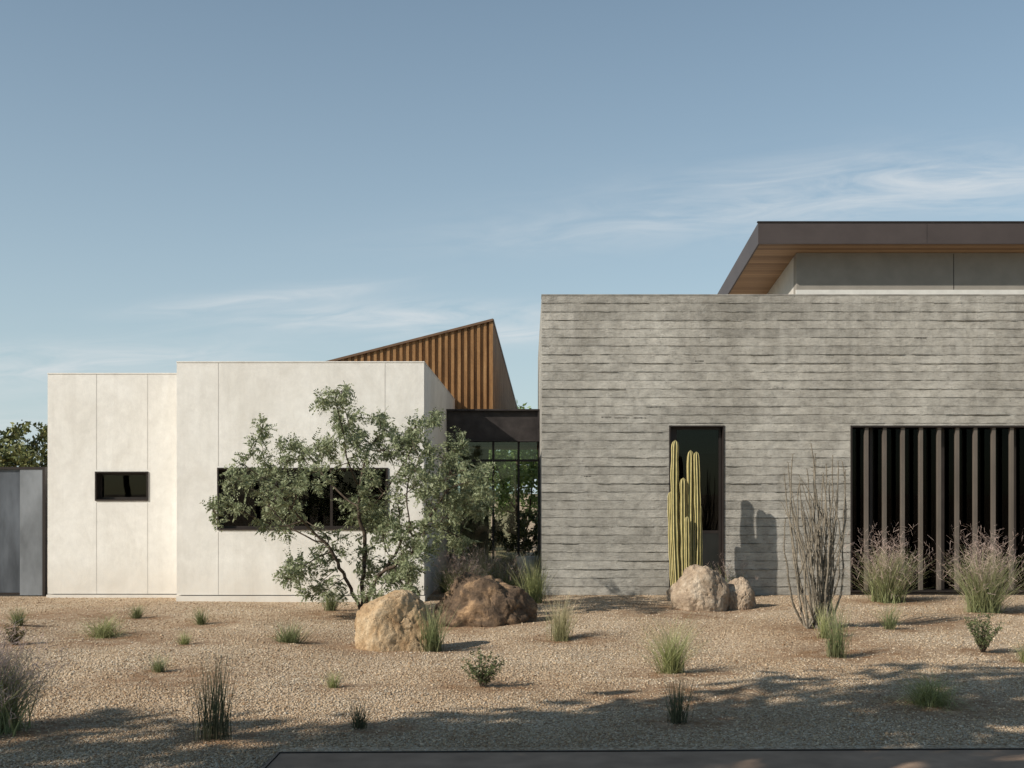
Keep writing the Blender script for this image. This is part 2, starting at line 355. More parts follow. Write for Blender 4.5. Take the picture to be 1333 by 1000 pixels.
# ================================================================ BREEZEWAY
BY=22.5; B=empty('glass_entry_breezeway',(-.7,BY,0))
bz0=PZ(575,BY); bz1=PZ(533,BY); bx0=sx1+.003; bx1=cx0-.003
boxes('steel_channel_beam',[(bx0,bx1,BY-.10,BY+.15,bz1-.03,bz1),(bx0,bx1,BY-.10,BY+.15,bz0,bz0+.03),(bx0,bx1,BY,BY+.03,bz0+.03,bz1-.03),(PX(702,BY)-.03,PX(702,BY),BY-.08,BY,bz0+.03,bz1-.03)],M_beam,B)
boxes('breezeway_roof',[(bx0,bx1,BY+.151,27.4,bz1-.15,bz1-.02)],M_bronze,B)
boxes('breezeway_ceiling',[(bx0,bx1,BY+.151,27.4,bz0+.02,bz0+.1)],M_wood,B)
boxes('breezeway_floor',[(bx0,bx1,BY-.2,27.6,-.2,.06)],M_slab,B)
fr=[]
ztm=PZ(599,BY)
for p in (585,642,675,702): fr.append((PX(p,BY)-.022,PX(p,BY)+.022,BY+.02,BY+.1,.06,bz0))
fr.append((bx0+.06,bx1-.03,BY+.03,BY+.09,ztm-.03,ztm+.015)); fr.append((bx0+.06,PX(675,BY),BY+.03,BY+.09,.061,.11))
fr.append((bx0+.02,bx0+.06,27.3,27.36,.06,bz0))
boxes('door_frames',fr,M_bronze,B)
boxes('glass_panes',[(PX(588,BY),PX(639,BY),BY+.055,BY+.065,.11,ztm-.03),(PX(645,BY),PX(672,BY),BY+.055,BY+.065,.11,ztm-.03),(PX(588,BY),PX(699,BY),BY+.055,BY+.065,ztm+.016,bz0)],M_clear,B)
boxes('added_partition',[(bx0+.05,PX(636,26),26.0,26.1,.06,bz0)],simple('partition_plaster',(.34,.30,.25),.9,0,.1,2,0),B)  # partition added so the left panes look darker
def lathe(name,prof,seg,mat,loc,parent=None):
    V=[];Fc=[]
    for r,z in prof:
        for i in range(seg):
            a=2*math.pi*i/seg; V.append((loc[0]+r*math.cos(a),loc[1]+r*math.sin(a),loc[2]+z))
    for k in range(len(prof)-1):
        for i in range(seg):
            j=(i+1)%seg; Fc.append((k*seg+i,k*seg+j,(k+1)*seg+j,(k+1)*seg+i))
    return meshobj(name,V,Fc,mat,parent,True,origin=loc)
lathe('planter_pot',[(0.01,0),(.13,.0),(.17,.2),(.19,.42),(.165,.42),(.15,.36),(.01,.36)],28,simple('pot_glaze',(.6,.6,.57),.6,0,.1,5,0),(PX(685,22.2),22.2,.02))

# ================================================================ CORRUGATED VOLUME
C=empty('corrugated_metal_roof_monitor',(-3,25,3.3))
KY=25.0
a=Vector((PX(340,KY),KY,PZ(494,KY))); b_=Vector((PX(640,KY),KY,PZ(417,KY))); c_=Vector((PX(672,29),29,PZ(532,29)))
def corr(name,p,q,zlow,pitch,depth):
    d=(q-p); Lh=math.hypot(d.x,d.y); ux,uy_=d.x/Lh,d.y/Lh; nx,ny=uy_,-ux
    n=int(Lh/pitch); V=[];Fc=[]; pts=[]
    for i in range(n+1):
        for f,o in ((0,0),(.44,0),(.50,1),(.94,1)):
            s=(i+f)*pitch
            if s<=Lh: pts.append((s,o*depth))
    for s,o in pts:
        x=p.x+ux*s+nx*o; y=p.y+uy_*s+ny*o; zt_=p.z+d.z*s/Lh
        V+=[(x,y,zlow),(x,y,zt_)]
    for i in range(len(pts)-1): Fc.append((2*i,2*i+2,2*i+3,2*i+1))
    return meshobj(name,V,Fc,M_rust,C)
corr('front_corrugated_cladding',a,b_,3.1,.14,.06)
corr('side_corrugated_cladding',b_,c_,3.1,.14,.03)
al=Vector((a.x,29,3.6))
meshobj('sloping_roof',[tuple(a+Vector((0,.02,-.02))),tuple(b_+Vector((-.02,.02,-.02))),tuple(c_+Vector((-.02,0,-.02))),tuple(al)],[(0,1,2,3)],M_rust,C)
def bar(name,p,q,w,h,mat,parent):
    d=(q-p); n=Vector((d.y,-d.x,0)).normalized()*w/2; u=Vector((0,0,h/2)); V=[]
    for e in (p,q):
        for s,t_ in ((-1,-1),(1,-1),(1,1),(-1,1)): V.append(tuple(e+n*s+u*t_))
    return meshobj(name,V,[(0,1,2,3),(7,6,5,4),(0,4,5,1),(1,5,6,2),(2,6,7,3),(3,7,4,0)],mat,parent)
M_cap=simple('rust_cap_flashing',(.16,.095,.058),.5,.3,.2,5,0)
bar('rake_flashing',a+Vector((0,-.03,.0)),b_+Vector((.03,-.03,.0)),.15,.05,M_cap,C)
bar('rake_flashing_side',b_+Vector((.01,.04,0)),c_,.07,.07,M_cap,C)
boxes('corner_flashing',[(b_.x-.05,b_.x+.03,KY-.07,KY-.0,3.1,b_.z-.04)],M_rust,C)

# ================================================================ GATE
G=empty('steel_gate',(-9.5,18.6,0)); gy=18.6; gx=PX(60,gy); gt=PZ(608,gy)
boxes('sheet_panels',[(gx-4.2,gx-1.84,gy,gy+.03,.06,gt-.04),(gx-1.83,gx-.42,gy,gy+.03,.06,gt-.04)],M_gate,G)
boxes('end_panel',[(gx-.41,gx-.04,gy-.03,gy+.03,.02,gt-.04)],M_gate2,G)
boxes('top_rail_and_posts',[(gx-4.2,gx,gy-.04,gy+.05,gt-.04,gt),(gx-.04,gx,gy-.05,gy+.05,-.1,gt-.04),(gx-4.24,gx-4.2,gy-.05,gy+.05,-.1,gt),(gx-4.2,gx-.41,gy-.02,gy+.04,.02,.06),(gx-1.845,gx-1.82,gy-.012,gy+.03,.06,gt-.04)],M_bronze,G)

# ================================================================ plants
plants=[]
def base(px,py): y=GY(py); return PX(px,y),y
def blades(n,h,lean,curl,width,x,y,z,rseg=5,rb=.04):
    V=[];Fc=[];T=[];o=0
    for i in range(n):
        az=rng.uniform(0,2*math.pi); ln=abs(rng.normal(0,lean)); hh=h*rng.uniform(.5,1.05)
        bx=x+rb*rng.normal()*.6; by=y+rb*rng.normal()*.6
        dx,dy=math.cos(az),math.sin(az)
        th=rng.uniform(0,math.pi); px_,py_=math.cos(th),math.sin(th)
        pos=np.array([bx,by,z-.02]); ang=ln; step=hh/rseg; w=width*rng.uniform(.6,1.2)
        for s in range(rseg+1):
            f=s/rseg; ww=w*(1-f**1.5*.9)*.5
            V.append((pos[0]-px_*ww,pos[1]-py_*ww,pos[2])); V.append((pos[0]+px_*ww,pos[1]+py_*ww,pos[2])); T+=[f,f]
            pos=pos+step*np.array([math.sin(ang)*dx,math.sin(ang)*dy,math.cos(ang)])
            ang+=curl*rng.uniform(.5,1.3)/rseg
        for s in range(rseg): Fc.append((o+2*s,o+2*s+1,o+2*s+3,o+2*s+2))
        o+=2*(rseg+1)
    return V,Fc,T
G_green=mat_blade('green_grass',[(0,(.17,.16,.08)),(.4,(.16,.19,.08)),(1,(.31,.32,.16))])
G_dark=mat_blade('dark_rush',[(0,(.10,.095,.055)),(.5,(.075,.09,.05)),(1,(.17,.17,.10))])
G_straw=mat_blade('straw_grass',[(0,(.20,.19,.09)),(.45,(.34,.32,.17)),(1,(.58,.49,.32))])
G_lime=mat_blade('yellow_green_grass',[(0,(.20,.20,.08)),(.5,(.32,.34,.14)),(1,(.52,.49,.27))])
G_pink=mat_blade('pink_muhly_plume',[(0,(.22,.24,.11)),(.42,(.30,.31,.16)),(.7,(.42,.33,.25)),(1,(.56,.42,.38))])
def grass(name,px,py,hpx,style,n=120,lean=.3,curl=.5,w=.006,soil=.35,wid=None):
    x,y=base(px,py); h=hpx/F*y; z=gz(x,y)
    V,Fc,T=blades(int(n*1.3),h*1.28,lean,curl,w*1.05,x,y,z,rb=wid or max(.035,h*.16))
    meshobj(name,np.array(V),np.array(Fc),style,None,False,{'tip':T},origin=(x,y,z))
    plants.append((x+.1,y,soil))
def muhly(name,px,py,hpx,n=260,hair=8):
    x,y=base(px,py); h=hpx/F*y; z=gz(x,y)
    V,Fc,T=blades(int(n*2.8),h*1.0,.38,.6,.010,x,y,z,rb=.14)
    T=[t*.46 for t in T]
    V2,F2,T2=blades(int(n*.8),h*1.2,.38,.35,.004,x,y,z,rseg=6,rb=.13)
    o=len(V); V+=V2; Fc+=[tuple(i+o for i in f) for f in F2]; T+=[.35+.6*t for t in T2]
    for b in range(len(V2)//14):
        for k in range(hair):
            s=rng.integers(4,7); v=np.array(V2[b*14+2*s]); d=rng.normal(size=3); d[2]=abs(d[2])*.8+.3; d/=np.linalg.norm(d)
            v=v+(rng.random()-.5)*np.array([0,0,h*.15]); e=v+d*h*rng.uniform(.05,.13); q=rng.normal(size=3); q/=np.linalg.norm(q); q*=.0018
            o=len(V); V+=[tuple(v-q),tuple(v+q),tuple(e+q),tuple(e-q)]; Fc.append((o,o+1,o+2,o+3)); T+=[.8,.8,1,1]
    meshobj(name,np.array(V),np.array(Fc),G_pink,None,False,{'tip':T},origin=(x,y,z)); plants.append((x+.1,y,.5))
muhly('pink_muhly_grass',1155,783,78,300)
muhly('pink_muhly_grass',1281,796,90,300)
muhly('pink_muhly_grass',948,774,44,170,12)
muhly('pink_muhly_grass',602,780,56,240,12)
muhly('pink_muhly_grass',-10,952,112,300,14)
muhly('pink_muhly_grass',660,775,50,160)
grass('rush_grass',279,962,98,G_dark,110,.12,.15,.006,.3)
grass('rush_grass',881,938,58,G_dark,100,.2,.2,.005,.3)
grass('rush_grass',468,947,36,G_dark,90,.38,.35,.005,.25)
grass('bunch_grass',562,846,54,G_green,170,.24,.3,.006,.3)
grass('bunch_grass',874,878,72,G_lime,360,.45,.9,.0045,.45)
grass('bunch_grass',1090,851,60,G_green,130,.18,.25,.006,.3)
grass('bunch_grass',1158,822,34,G_green,110,.4,.4,.005,.3)
grass('feather_grass',730,832,54,G_straw,240,.32,.4,.005,.4)
grass('feather_grass',696,785,56,G_lime,240,.28,.4,.006,.4)
grass('feather_grass',630,775,64,G_straw,260,.32,.5,.006,.4)
grass('feather_grass',580,772,40,G_green,160,.4,.5,.006,.4)
grass('feather_grass',430,797,34,G_green,150,.38,.5,.006,.4)
grass('feather_grass',1210,917,56,G_lime,600,.75,1.9,.0045,.5,.11)
grass('feather_grass',136,826,42,G_lime,320,.75,2.0,.0055,.5,.11)
grass('bunch_grass',178,803,20,G_green,130,.6,.5,.007,.3)
grass('bunch_grass',262,814,22,G_green,130,.6,.5,.007,.3)
grass('bunch_grass',240,843,20,G_lime,110,.5,.9,.006,.25)
grass('bunch_grass',377,840,28,G_green,280,.9,.6,.007,.35,.09)
grass('bunch_grass',207,877,24,G_green,140,.5,.5,.005,.3)
grass('bunch_grass',434,894,24,G_lime,110,.35,.5,.004,.25)
grass('bunch_grass',24,818,24,G_green,140,.5,.5,.007,.3)
grass('bunch_grass',1074,833,40,G_lime,120,.25,.4,.005,.3)
grass('bunch_grass',1335,862,30,G_lime,120,.5,.8,.005,.3)
L_shrub=mat_leaf('shrub_leaf',(.06,.075,.03),(.12,.145,.06),(.22,.24,.115))
L_red=mat_leaf('reddish_leaf',(.09,.07,.035),(.12,.13,.055),(.25,.14,.08))
def leafquads(C,D,L,W):
    n=len(C); rnd=rng.normal(size=(n,3)); S=np.cross(D,rnd); S/=np.linalg.norm(S,axis=1)[:,None]+1e-9
    L=np.broadcast_to(np.asarray(L,float).reshape(-1,1),(n,1)); W=np.broadcast_to(np.asarray(W,float).reshape(-1,1),(n,1))
    V=np.stack([C,C+D*L*.5+S*W*.5,C+D*L,C+D*L*.5-S*W*.5],1).reshape(-1,3)
    return V,np.arange(4*n).reshape(n,4)
def tubes(P0,P1,r0,r1,seg=5):
    n=len(P0); D=P1-P0; D/=np.linalg.norm(D,axis=1)[:,None]+1e-9
    ref=np.where(np.abs(D[:,2:3])>.9,np.array([[1.,0,0]]),np.array([[0,0,1.]]))
    A=np.cross(D,ref); A/=np.linalg.norm(A,axis=1)[:,None]; Bv=np.cross(D,A)
    V=np.zeros((n,2*seg,3)); 
    for i in range(seg):
        a_=2*math.pi*i/seg; o=A*math.cos(a_)+Bv*math.sin(a_)
        V[:,i]=P0+o*r0[:,None]; V[:,seg+i]=P1+o*r1[:,None]
    Fc=np.zeros((n,seg,4),int); b0=(np.arange(n)*2*seg)[:,None]
    for i in range(seg):
        j=(i+1)%seg; Fc[:,i]=b0+np.array([[i,j,seg+j,seg+i]])
    return V.reshape(-1,3),Fc.reshape(-1,4)
def treeobj(name,wood,leaves,mats,origin):
    V=np.concatenate([wood[0],leaves[0]]); Fc=np.concatenate([wood[1],leaves[1]+len(wood[0])])
    o=meshobj(name,V,Fc,mats,None,False,None,origin=origin)
    mi=np.zeros(len(Fc),dtype=np.int32); mi[len(wood[1]):]=1
    o.data.polygons.foreach_set('material_index',mi); return o
def shrub(name,px,py,hpx,wpx,mat,n=26):
    x,y=base(px,py); h=hpx/F*y; w=wpx/F*y/2; z=gz(x,y); P0=[];P1=[];r0=[];r1=[];C=[];D=[]
    for i in range(n):
        az=rng.uniform(0,6.28); t=math.sqrt(rng.random()); e=np.array([x+w*t*math.cos(az),y+w*t*math.sin(az),z+h*rng.uniform(.6,1)*(1-.45*t*t)])
        s=np.array([x,y,z-.02]); prev=s
        for k in range(1,8):
            f=k/7; p=s+(e-s)*np.array([f,f,f**.8])+rng.normal(size=3)*.008
            P0.append(prev);P1.append(p);r0.append(.004*(1.2-f));r1.append(.004*(1.1-f)); 
            if k>1:
                for q in range(7):
                    d=rng.normal(size=3); d[2]=abs(d[2])*.7; C.append(p+rng.normal(size=3)*.008); D.append(d/np.linalg.norm(d))
            prev=p
    wd=tubes(np.array(P0),np.array(P1),np.array(r0),np.array(r1),4)
    lv=leafquads(np.array(C),np.array(D),rng.uniform(.018,.036,len(C)),rng.uniform(.008,.014,len(C)))
    treeobj(name,wd,lv,[M_bark,mat],(x,y,z)); plants.append((x+.08,y,.4))
shrub('desert_shrub',630,893,50,66,L_shrub,28)
shrub('desert_shrub',1279,848,60,50,L_shrub,40)
shrub('desert_shrub',19,838,32,36,L_red,24)

def colonize(starts,att,step,infl,kill,iters):
    nodes=[];par=[]
    for pl in starts:
        pl=[np.array(p,float) for p in pl]
        if not nodes: nodes.append(pl[0]); par.append(-1)
        prev=0
        for q0,q1 in zip(pl[:-1],pl[1:]):
            n=max(1,int(np.linalg.norm(q1-q0)/step))
            for k in range(1,n+1):
                nodes.append(q0+(q1-q0)*k/n+rng.normal(size=3)*step*.12); par.append(prev); prev=len(nodes)-1
    att=att.copy(); N=np.array(nodes)
    near=np.full(len(att),1e9); idx=np.zeros(len(att),int)
    done=0
    for it in range(iters):
        new=N[done:]
        if len(new):
            d=np.linalg.norm(att[:,None]-new[None],axis=2); m=d.min(1); am=d.argmin(1)
            u=m<near; near[u]=m[u]; idx[u]=am[u]+done
        done=len(N)
        keep=near>kill; att=att[keep]; near=near[keep]; idx=idx[keep]
        if not len(att): break
        act=near<infl
        if not act.any(): break
        vec=att-N[idx]; vec/=np.linalg.norm(vec,axis=1)[:,None]
        add=[];
        for k in np.unique(idx[act]):
            v=vec[(idx==k)&act].sum(0)+rng.normal(size=3)*.25; v/=np.linalg.norm(v)+1e-9
            add.append(N[k]+v*step); par.append(int(k))
        N=np.concatenate([N,np.array(add)])
    return N,np.array(par)
def radii(par,r_tip,ex=2.4):
    n=len(par); r=np.zeros(n); ch=np.zeros(n,int)
    for i in range(n-1,-1,-1):
        if ch[i]==0: r[i]=r_tip**ex
        if par[i]>=0: r[par[i]]+=r[i]; ch[par[i]]+=1
    return r**(1/ex),ch
# --- mesquite
tx,ty=base(474,803); tz=gz(tx,ty)
def Q(px,py,dy=0): return (PX(px,ty),ty+dy,PZ(py,ty))
blobs=[(440,552,30,24),(400,580,30,20),(362,588,24,22),(332,628,26,20),(314,662,20,20),(352,662,30,18),(385,640,32,26),(425,620,28,28),(395,745,30,22),(425,712,28,24),(430,765,20,16),
 (470,585,26,24),(510,575,34,26),(548,575,28,30),(582,600,32,26),(622,618,24,20),(612,655,28,22),(578,665,30,26),(590,703,26,20),(552,715,30,26),(525,690,30,26),(500,640,30,30),(540,625,28,26),(560,640,28,26),(575,630,26,24),
 (515,745,32,24),(470,735,26,24),(480,680,30,26),(455,665,26,22),(490,770,26,14),(540,765,18,16),(370,690,24,16),(458,516,9,14),(440,528,12,14),(562,545,8,12),(350,558,10,8),(345,608,20,16),(636,640,10,14),(598,570,12,12),(480,540,20,14)]
A=[]
for bx,by,rx_,rz_ in blobs:
    n=int(6+rx_*rz_/36)
    for i in range(n):
        v=rng.normal(size=3); v/=np.linalg.norm(v); v*=rng.random()**.4
        cy=0.8*math.sin(bx*1.7+by*.9)
        A.append((PX(bx+v[0]*rx_,ty),ty+cy+v[1]*.45,PZ(by+v[2]*rz_,ty)))
A=np.array(A)
starts=[[(tx,ty,tz-.05),Q(462,778,-.03),Q(448,745,-.1),Q(428,705,-.25)],[(tx,ty,tz-.05),Q(482,765,.05),Q(505,735,.1),Q(522,700,.3)],[(tx,ty,tz-.05),Q(470,760,.1),Q(474,715,.25),Q(462,660,.2)],[(tx,ty,tz-.05),Q(480,775,-.1),Q(498,745,-.3),Q(540,722,-.5)]]
N,par=colonize(starts,A,.07,1.2,.09,110)
r,ch=radii(par,.0038,2.35)
i=np.arange(len(N)); ok=par>=0
rr=np.minimum(r,.045)
wd=tubes(N[par[ok]],N[i[ok]],np.minimum(rr[par[ok]],rr[i[ok]]*1.35),rr[i[ok]],5)
def fronds(N,par,r,ch,thr,per,flen,npair,lw,droop=.5):
    C=[];D=[];Ls=[]
    for k in range(len(N)):
        if par[k]<0 or r[k]>thr: continue
        d0=N[k]-N[par[k]]; d0/=np.linalg.norm(d0)+1e-9
        dens=.6+1.4*max(0,mn.noise(Vector(N[k]*2.3))+.35)
        c=per*dens+ (2 if ch[k]==0 else 0)
        for q in range(rng.poisson(c)):
            d=d0*.7+rng.normal(size=3)*.7+np.array([0,0,.15]); d/=np.linalg.norm(d)
            p=N[k]+ (rng.random()-.5)*d0*.06; L=flen*rng.uniform(.6,1.25); st=L/npair
            side=np.cross(d,rng.normal(size=3)); side/=np.linalg.norm(side)
            for s in range(npair):
                p=p+d*st; d=d+np.array([0,0,-droop/npair]); d/=np.linalg.norm(d)
                for sg in (-1,1):
                    dd=side*sg+d*.45; C.append(p.copy()); D.append(dd/np.linalg.norm(dd)); Ls.append(lw*(1.1-.5*s/npair)*rng.uniform(.7,1.2))
    C=np.array(C);D=np.array(D);Ls=np.array(Ls)
    return leafquads(C,D,Ls,Ls*.44)
L_mesq=mat_leaf('mesquite_leaf',(.13,.16,.08),(.235,.265,.145),(.38,.40,.25),.3)
lv=fronds(N,par,r,ch,.0088,1.65,.17,7,.058,.7)
treeobj('mesquite_tree',wd,lv,[M_bark,L_mesq],(tx,ty,tz)); plants.append((tx,ty,.7))
def gtree(name,x,y,h,rad,mat,z0=.35,nat=260,leaf=.10,per=9,gap=-.12,spread=.022):
    A=[]
    zc=h*(1+z0)/2; rz=h*(1-z0)/2
    while len(A)<nat:
        v=rng.uniform(-1,1,3)
        if np.linalg.norm(v)>1: continue
        p=np.array([x+v[0]*rad,y+v[1]*rad,zc+v[2]*rz])
        if mn.noise(Vector(p*(1.1/rad*1.6)))>gap: A.append(p)
    N,par=colonize([[(x,y,-.1),(x+.1,y,h*z0*.6),(x-.1,y+.1,h*z0)]],np.array(A),h*.035,h,h*.05,140)
    r,ch=radii(par,h*.0018,2.2); i=np.arange(len(N)); ok=par>=0
    wd=tubes(N[par[ok]],N[i[ok]],r[i[ok]]*1.1,r[i[ok]],6)
    sel=np.where(r<h*.005)[0]; C=np.repeat(N[sel],per,0); C=C+rng.normal(size=C.shape)*h*spread
    D=rng.normal(size=C.shape); D/=np.linalg.norm(D,axis=1)[:,None]
    ls=rng.uniform(.6,1.3,len(C))*leaf
    treeobj(name,wd,leafquads(C,D,ls,ls*.5),[M_bark,mat],(x,y,0))
L_tree=mat_leaf('tree_leaf',(.05,.065,.022),(.12,.135,.048),(.27,.26,.10),0)
L_bright=mat_leaf('courtyard_tree_leaf',(.16,.23,.07),(.29,.38,.14),(.46,.54,.25),.35)
gtree('courtyard_tree',-.2,31.0,4.0,1.6,L_bright,.22,420,.14,18,-1)
gtree('courtyard_tree',-2.1,33,3.2,1.4,L_tree,.1,200,.11,12)
gtree('courtyard_shrub',-.1,29.2,1.2,.9,L_tree,.05,200,.07,14,-1)
gtree('courtyard_shrub',-1.4,28.9,1.1,.8,L_tree,.05,140,.07,12,-.4)
gtree('background_tree',-11.8,27.5,3.3,1.5,L_tree,.15,360,.13,16,-.5)
gtree('background_tree',-14.2,28.5,3.3,1.5,L_tree,.15,280,.13,14,-.5)
def shade_tree(gx_,gy_,H,rad,nat=240,leaf=.34,per=9,gap=-.2):  # unseen trees, crowns invented to cast the shade on the ground
    L=(H*.68)/math.tan(math.radians(32)); gtree('street_tree',gx_-.846*L,gy_-.533*L,H,rad,L_tree,.40,nat,leaf,per,gap,.03)
shade_tree(2.0,8.9,8.5,1.25)
shade_tree(4.6,8.5,8.8,1.1)
shade_tree(-.2,7.5,8.4,1.3)
shade_tree(-2.0,6.2,8.0,1.6)
shade_tree(-5.2,6.0,8.0,1.6)
shade_tree(2.0,6.4,9.5,2.0,180)
shade_tree(5.2,6.1,9.5,1.9,180)

# ================================================================ CACTUS
def mat_cactus():
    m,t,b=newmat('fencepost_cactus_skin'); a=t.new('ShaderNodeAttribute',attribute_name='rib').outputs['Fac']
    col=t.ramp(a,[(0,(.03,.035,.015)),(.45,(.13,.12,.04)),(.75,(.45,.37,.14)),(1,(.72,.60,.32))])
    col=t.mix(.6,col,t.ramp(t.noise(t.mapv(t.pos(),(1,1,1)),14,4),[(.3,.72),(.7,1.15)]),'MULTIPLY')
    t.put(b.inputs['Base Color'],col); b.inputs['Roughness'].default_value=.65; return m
M_cact=mat_cactus()
cyy=17.97
def column(path_px,r,seed):
    V=[];Fc=[];A=[]; nr=6; seg=nr*8; rings=80
    (px0,py0),(px1,py1),(px2,py2),dy=path_px
    for k in range(rings+1):
        f=k/rings; 
        bx=(1-f)**2*px0+2*f*(1-f)*px1+f*f*px2; by=(1-f)**2*py0+2*f*(1-f)*py1+f*f*py2
        cx,cy,cz_=PX(bx,cyy),cyy+dy*(.5+f*.6),PZ(by,cyy)
        hleft=(1-f)*(PZ(py2,cyy)-PZ(py0,cyy)); rt=r*min(1,math.sqrt(max(0.0004,1-(1-min(hleft/(r*2.2),1))**2)))*(1+.06*math.sin(k*.42+seed)+.04*math.sin(k*.23+seed*2))
        for i in range(seg):
            a_=2*math.pi*i/seg; c=.5+.5*math.cos(nr*a_+seed); c2=c**1.1
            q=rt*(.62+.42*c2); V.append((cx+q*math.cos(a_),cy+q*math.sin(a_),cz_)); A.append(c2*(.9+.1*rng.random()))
    for k in range(rings):
        for i in range(seg):
            j=(i+1)%seg; Fc.append((k*seg+i,k*seg+j,(k+1)*seg+j,(k+1)*seg+i))
    Fc.append(tuple(rings*seg+i for i in range(seg)))
    return V,Fc,A
cols=[(((883,784),(876,680),(879,573),.0),.058),(((891,784),(889,700),(889,622),-.03),.050),(((899,784),(898,690),(899,586),.0),.056),(((906,784),(910,690),(906,588),-.03),.052),(((878,784),(873,720),(873,640),.04),.042),(((895,784),(894,740),(893,672),-.12),.046),(((911,784),(912,720),(910,655),.03),.040)]
V=[];Fc=[];A=[]
for k,(p,rd) in enumerate(cols):
    v,f,a_=column(p,rd,k*1.3); o=len(V); V+=v; Fc+=[tuple(i+o for i in q) for q in f]; A+=a_
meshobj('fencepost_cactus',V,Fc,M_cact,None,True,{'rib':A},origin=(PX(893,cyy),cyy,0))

# ================================================================ OCOTILLO
ox,oy=base(1066,822); oz=gz(ox,oy)
P0=[];P1=[];r0=[];r1=[];C=[];D=[]
tips=[(1060,577),(1033,617),(1046,600),(1072,605),(1085,625),(1095,640),(1105,612),(1110,600),(1024,640),(1022,675),(1030,655),(1052,625),(1063,640),(1077,650),(1090,600),(1040,665),(1100,665),(1068,620),(1056,655),(1080,690),(1047,690),(1093,700),(1036,590),(1083,592),(1058,600),(1075,670),(1050,650),(1088,660),(1042,630),(1070,660),(1064,590),(1054,610),(1079,615),(1066,680)]
for k,(px_,py_) in enumerate(tips):
    e=np.array([PX(px_,oy),oy+rng.normal()*.25,PZ(py_,oy)]); s=np.array([ox+rng.normal()*.10,oy+rng.normal()*.08,oz-.03])
    ctrl=s+(e-s)*np.array([.95,.95,.38])+rng.normal(size=3)*np.array([.08,.05,.03]); prev=s; n=34; ph=rng.uniform(0,6,2)
    for q in range(1,n+1):
        f=q/n; p=(1-f)**2*s+2*f*(1-f)*ctrl+f*f*e+np.array([math.sin(f*9+ph[0])*.024+math.sin(f*27+ph[0])*.008,math.sin(f*8+ph[1])*.02,0])*f
        P0.append(prev);P1.append(p);rr_=.016*(1-f*.6)*(1+.18*math.sin(q*2.2)); r0.append(.016*(1-(f-1/n)*.6)*(1+.18*math.sin((q-1)*2.2)));r1.append(rr_)
        for w_ in range(6):
            d=rng.normal(size=3); d[2]=abs(d[2])*.4; C.append(p); D.append(d/np.linalg.norm(d))
        prev=p
    if rng.random()<.7:
        f0=rng.uniform(.35,.6); m_=int(f0*n); st=P1[-n+m_]; d=np.array([rng.normal()*.28,rng.normal()*.2,1.]); pv=st
        for q in range(14):
            p=pv+d*.05+rng.normal(size=3)*.004; P0.append(pv);P1.append(p);r0.append(.011*(1-q/22));r1.append(.011*(1-(q+1)/22)); pv=p
C=np.array(C);D=np.array(D)
wd=tubes(np.array(P0),np.array(P1),np.array(r0),np.array(r1),6)
lv=leafquads(C,D,rng.uniform(.02,.04,len(C)),np.full(len(C),.005))
treeobj('ocotillo_plant',wd,lv,[M_ocot,M_ocot],(ox,oy,oz)); plants.append((ox+.1,oy,.5))

# ================================================================ BOULDERS
import bmesh
def boulder(name,x,y,w,d,h,seed,mat,rot=0,cuts=9,sharp=.16,parent=None):
    bm=bmesh.new(); bmesh.ops.create_icosphere(bm,subdivisions=6,radius=1)
    rr=random.Random(seed); planes=[]
    for i in range(cuts):
        v=Vector((rr.gauss(0,1),rr.gauss(0,1),rr.gauss(0,.8)+.2)).normalized(); planes.append((v,rr.uniform(.70,.94)))
    for v in bm.verts:
        p=v.co.copy(); n=p.normalized()
        for pn,dd in planes:
            q=n.dot(pn)
            if q*p.length>dd: p=p*( (dd+.18*(q*p.length-dd))/(q*p.length))
        f=1+.14*mn.noise(n*1.3+Vector((seed,0,0)))+sharp*.5*mn.noise(n*3.1+Vector((0,seed,0)))+.035*mn.noise(n*9+Vector((0,0,seed)))+.016*mn.noise(n*24)
        p*=f
        cr=abs(mn.noise(n*2.2+Vector((seed*3,1,2)))); 
        if cr<.03: p*=1-.07*(1-cr/.03)
        if p.z<-.25: p.z=-.25+(p.z+.25)*.5
        v.co=Vector((p.x*w/2,p.y*d/2,(p.z+.22)*h/1.12))
    me=bpy.data.meshes.new(name); bm.to_mesh(me); bm.free(); me.materials.append(mat)
    for p in me.polygons: p.use_smooth=True
    o=bpy.data.objects.new(name,me); o.location=(x,y,gz(x,y)-.02); o.rotation_euler=(0,0,rot); return link(o,parent)
RK1=mat_rock('tan_granite',(.27,.16,.08),(.48,.33,.19),(.61,.47,.31))
RK2=mat_rock('dark_desert_varnish_rock',(.05,.037,.027),(.15,.10,.065),(.50,.32,.18))
RK3=mat_rock('buff_granite',(.23,.165,.12),(.43,.325,.23),(.58,.48,.37))
yb1=GY(848)+.38; boulder('boulder',PX(516,yb1),yb1,.92,.80,.60,3,RK1,.3,5,.1)
yb2=GY(816)+.42; boulder('boulder',PX(629,yb2),yb2,1.26,.85,.62,8,RK2,.1,12,.3)
yb3=GY(796)+.35; boulder('boulder',PX(912,yb3),yb3,.84,.7,.62,14,RK3,.5,6,.12)
yb4=GY(793)+.25; boulder('boulder',PX(961,yb4),yb4,.60,.5,.42,21,RK3,1.2,5,.12)
boulder('boulder',PX(884,yb4+1),yb4+1.1,.4,.35,.3,30,RK3,.2,8,.2)
for a_ in ((PX(514,yb1),yb1,.7),(PX(629,yb2),yb2,.8),(PX(920,yb3),yb3,.7)): plants.append(a_)
for a_ in ((-3.2,10.3,.5),(1.2,9.6,.6),(-4.6,13,.6),(3.4,12.2,.6),(5.0,14.8,.6),(1.9,15.5,.6),(-6.3,15.6,.7)): plants.append(a_)

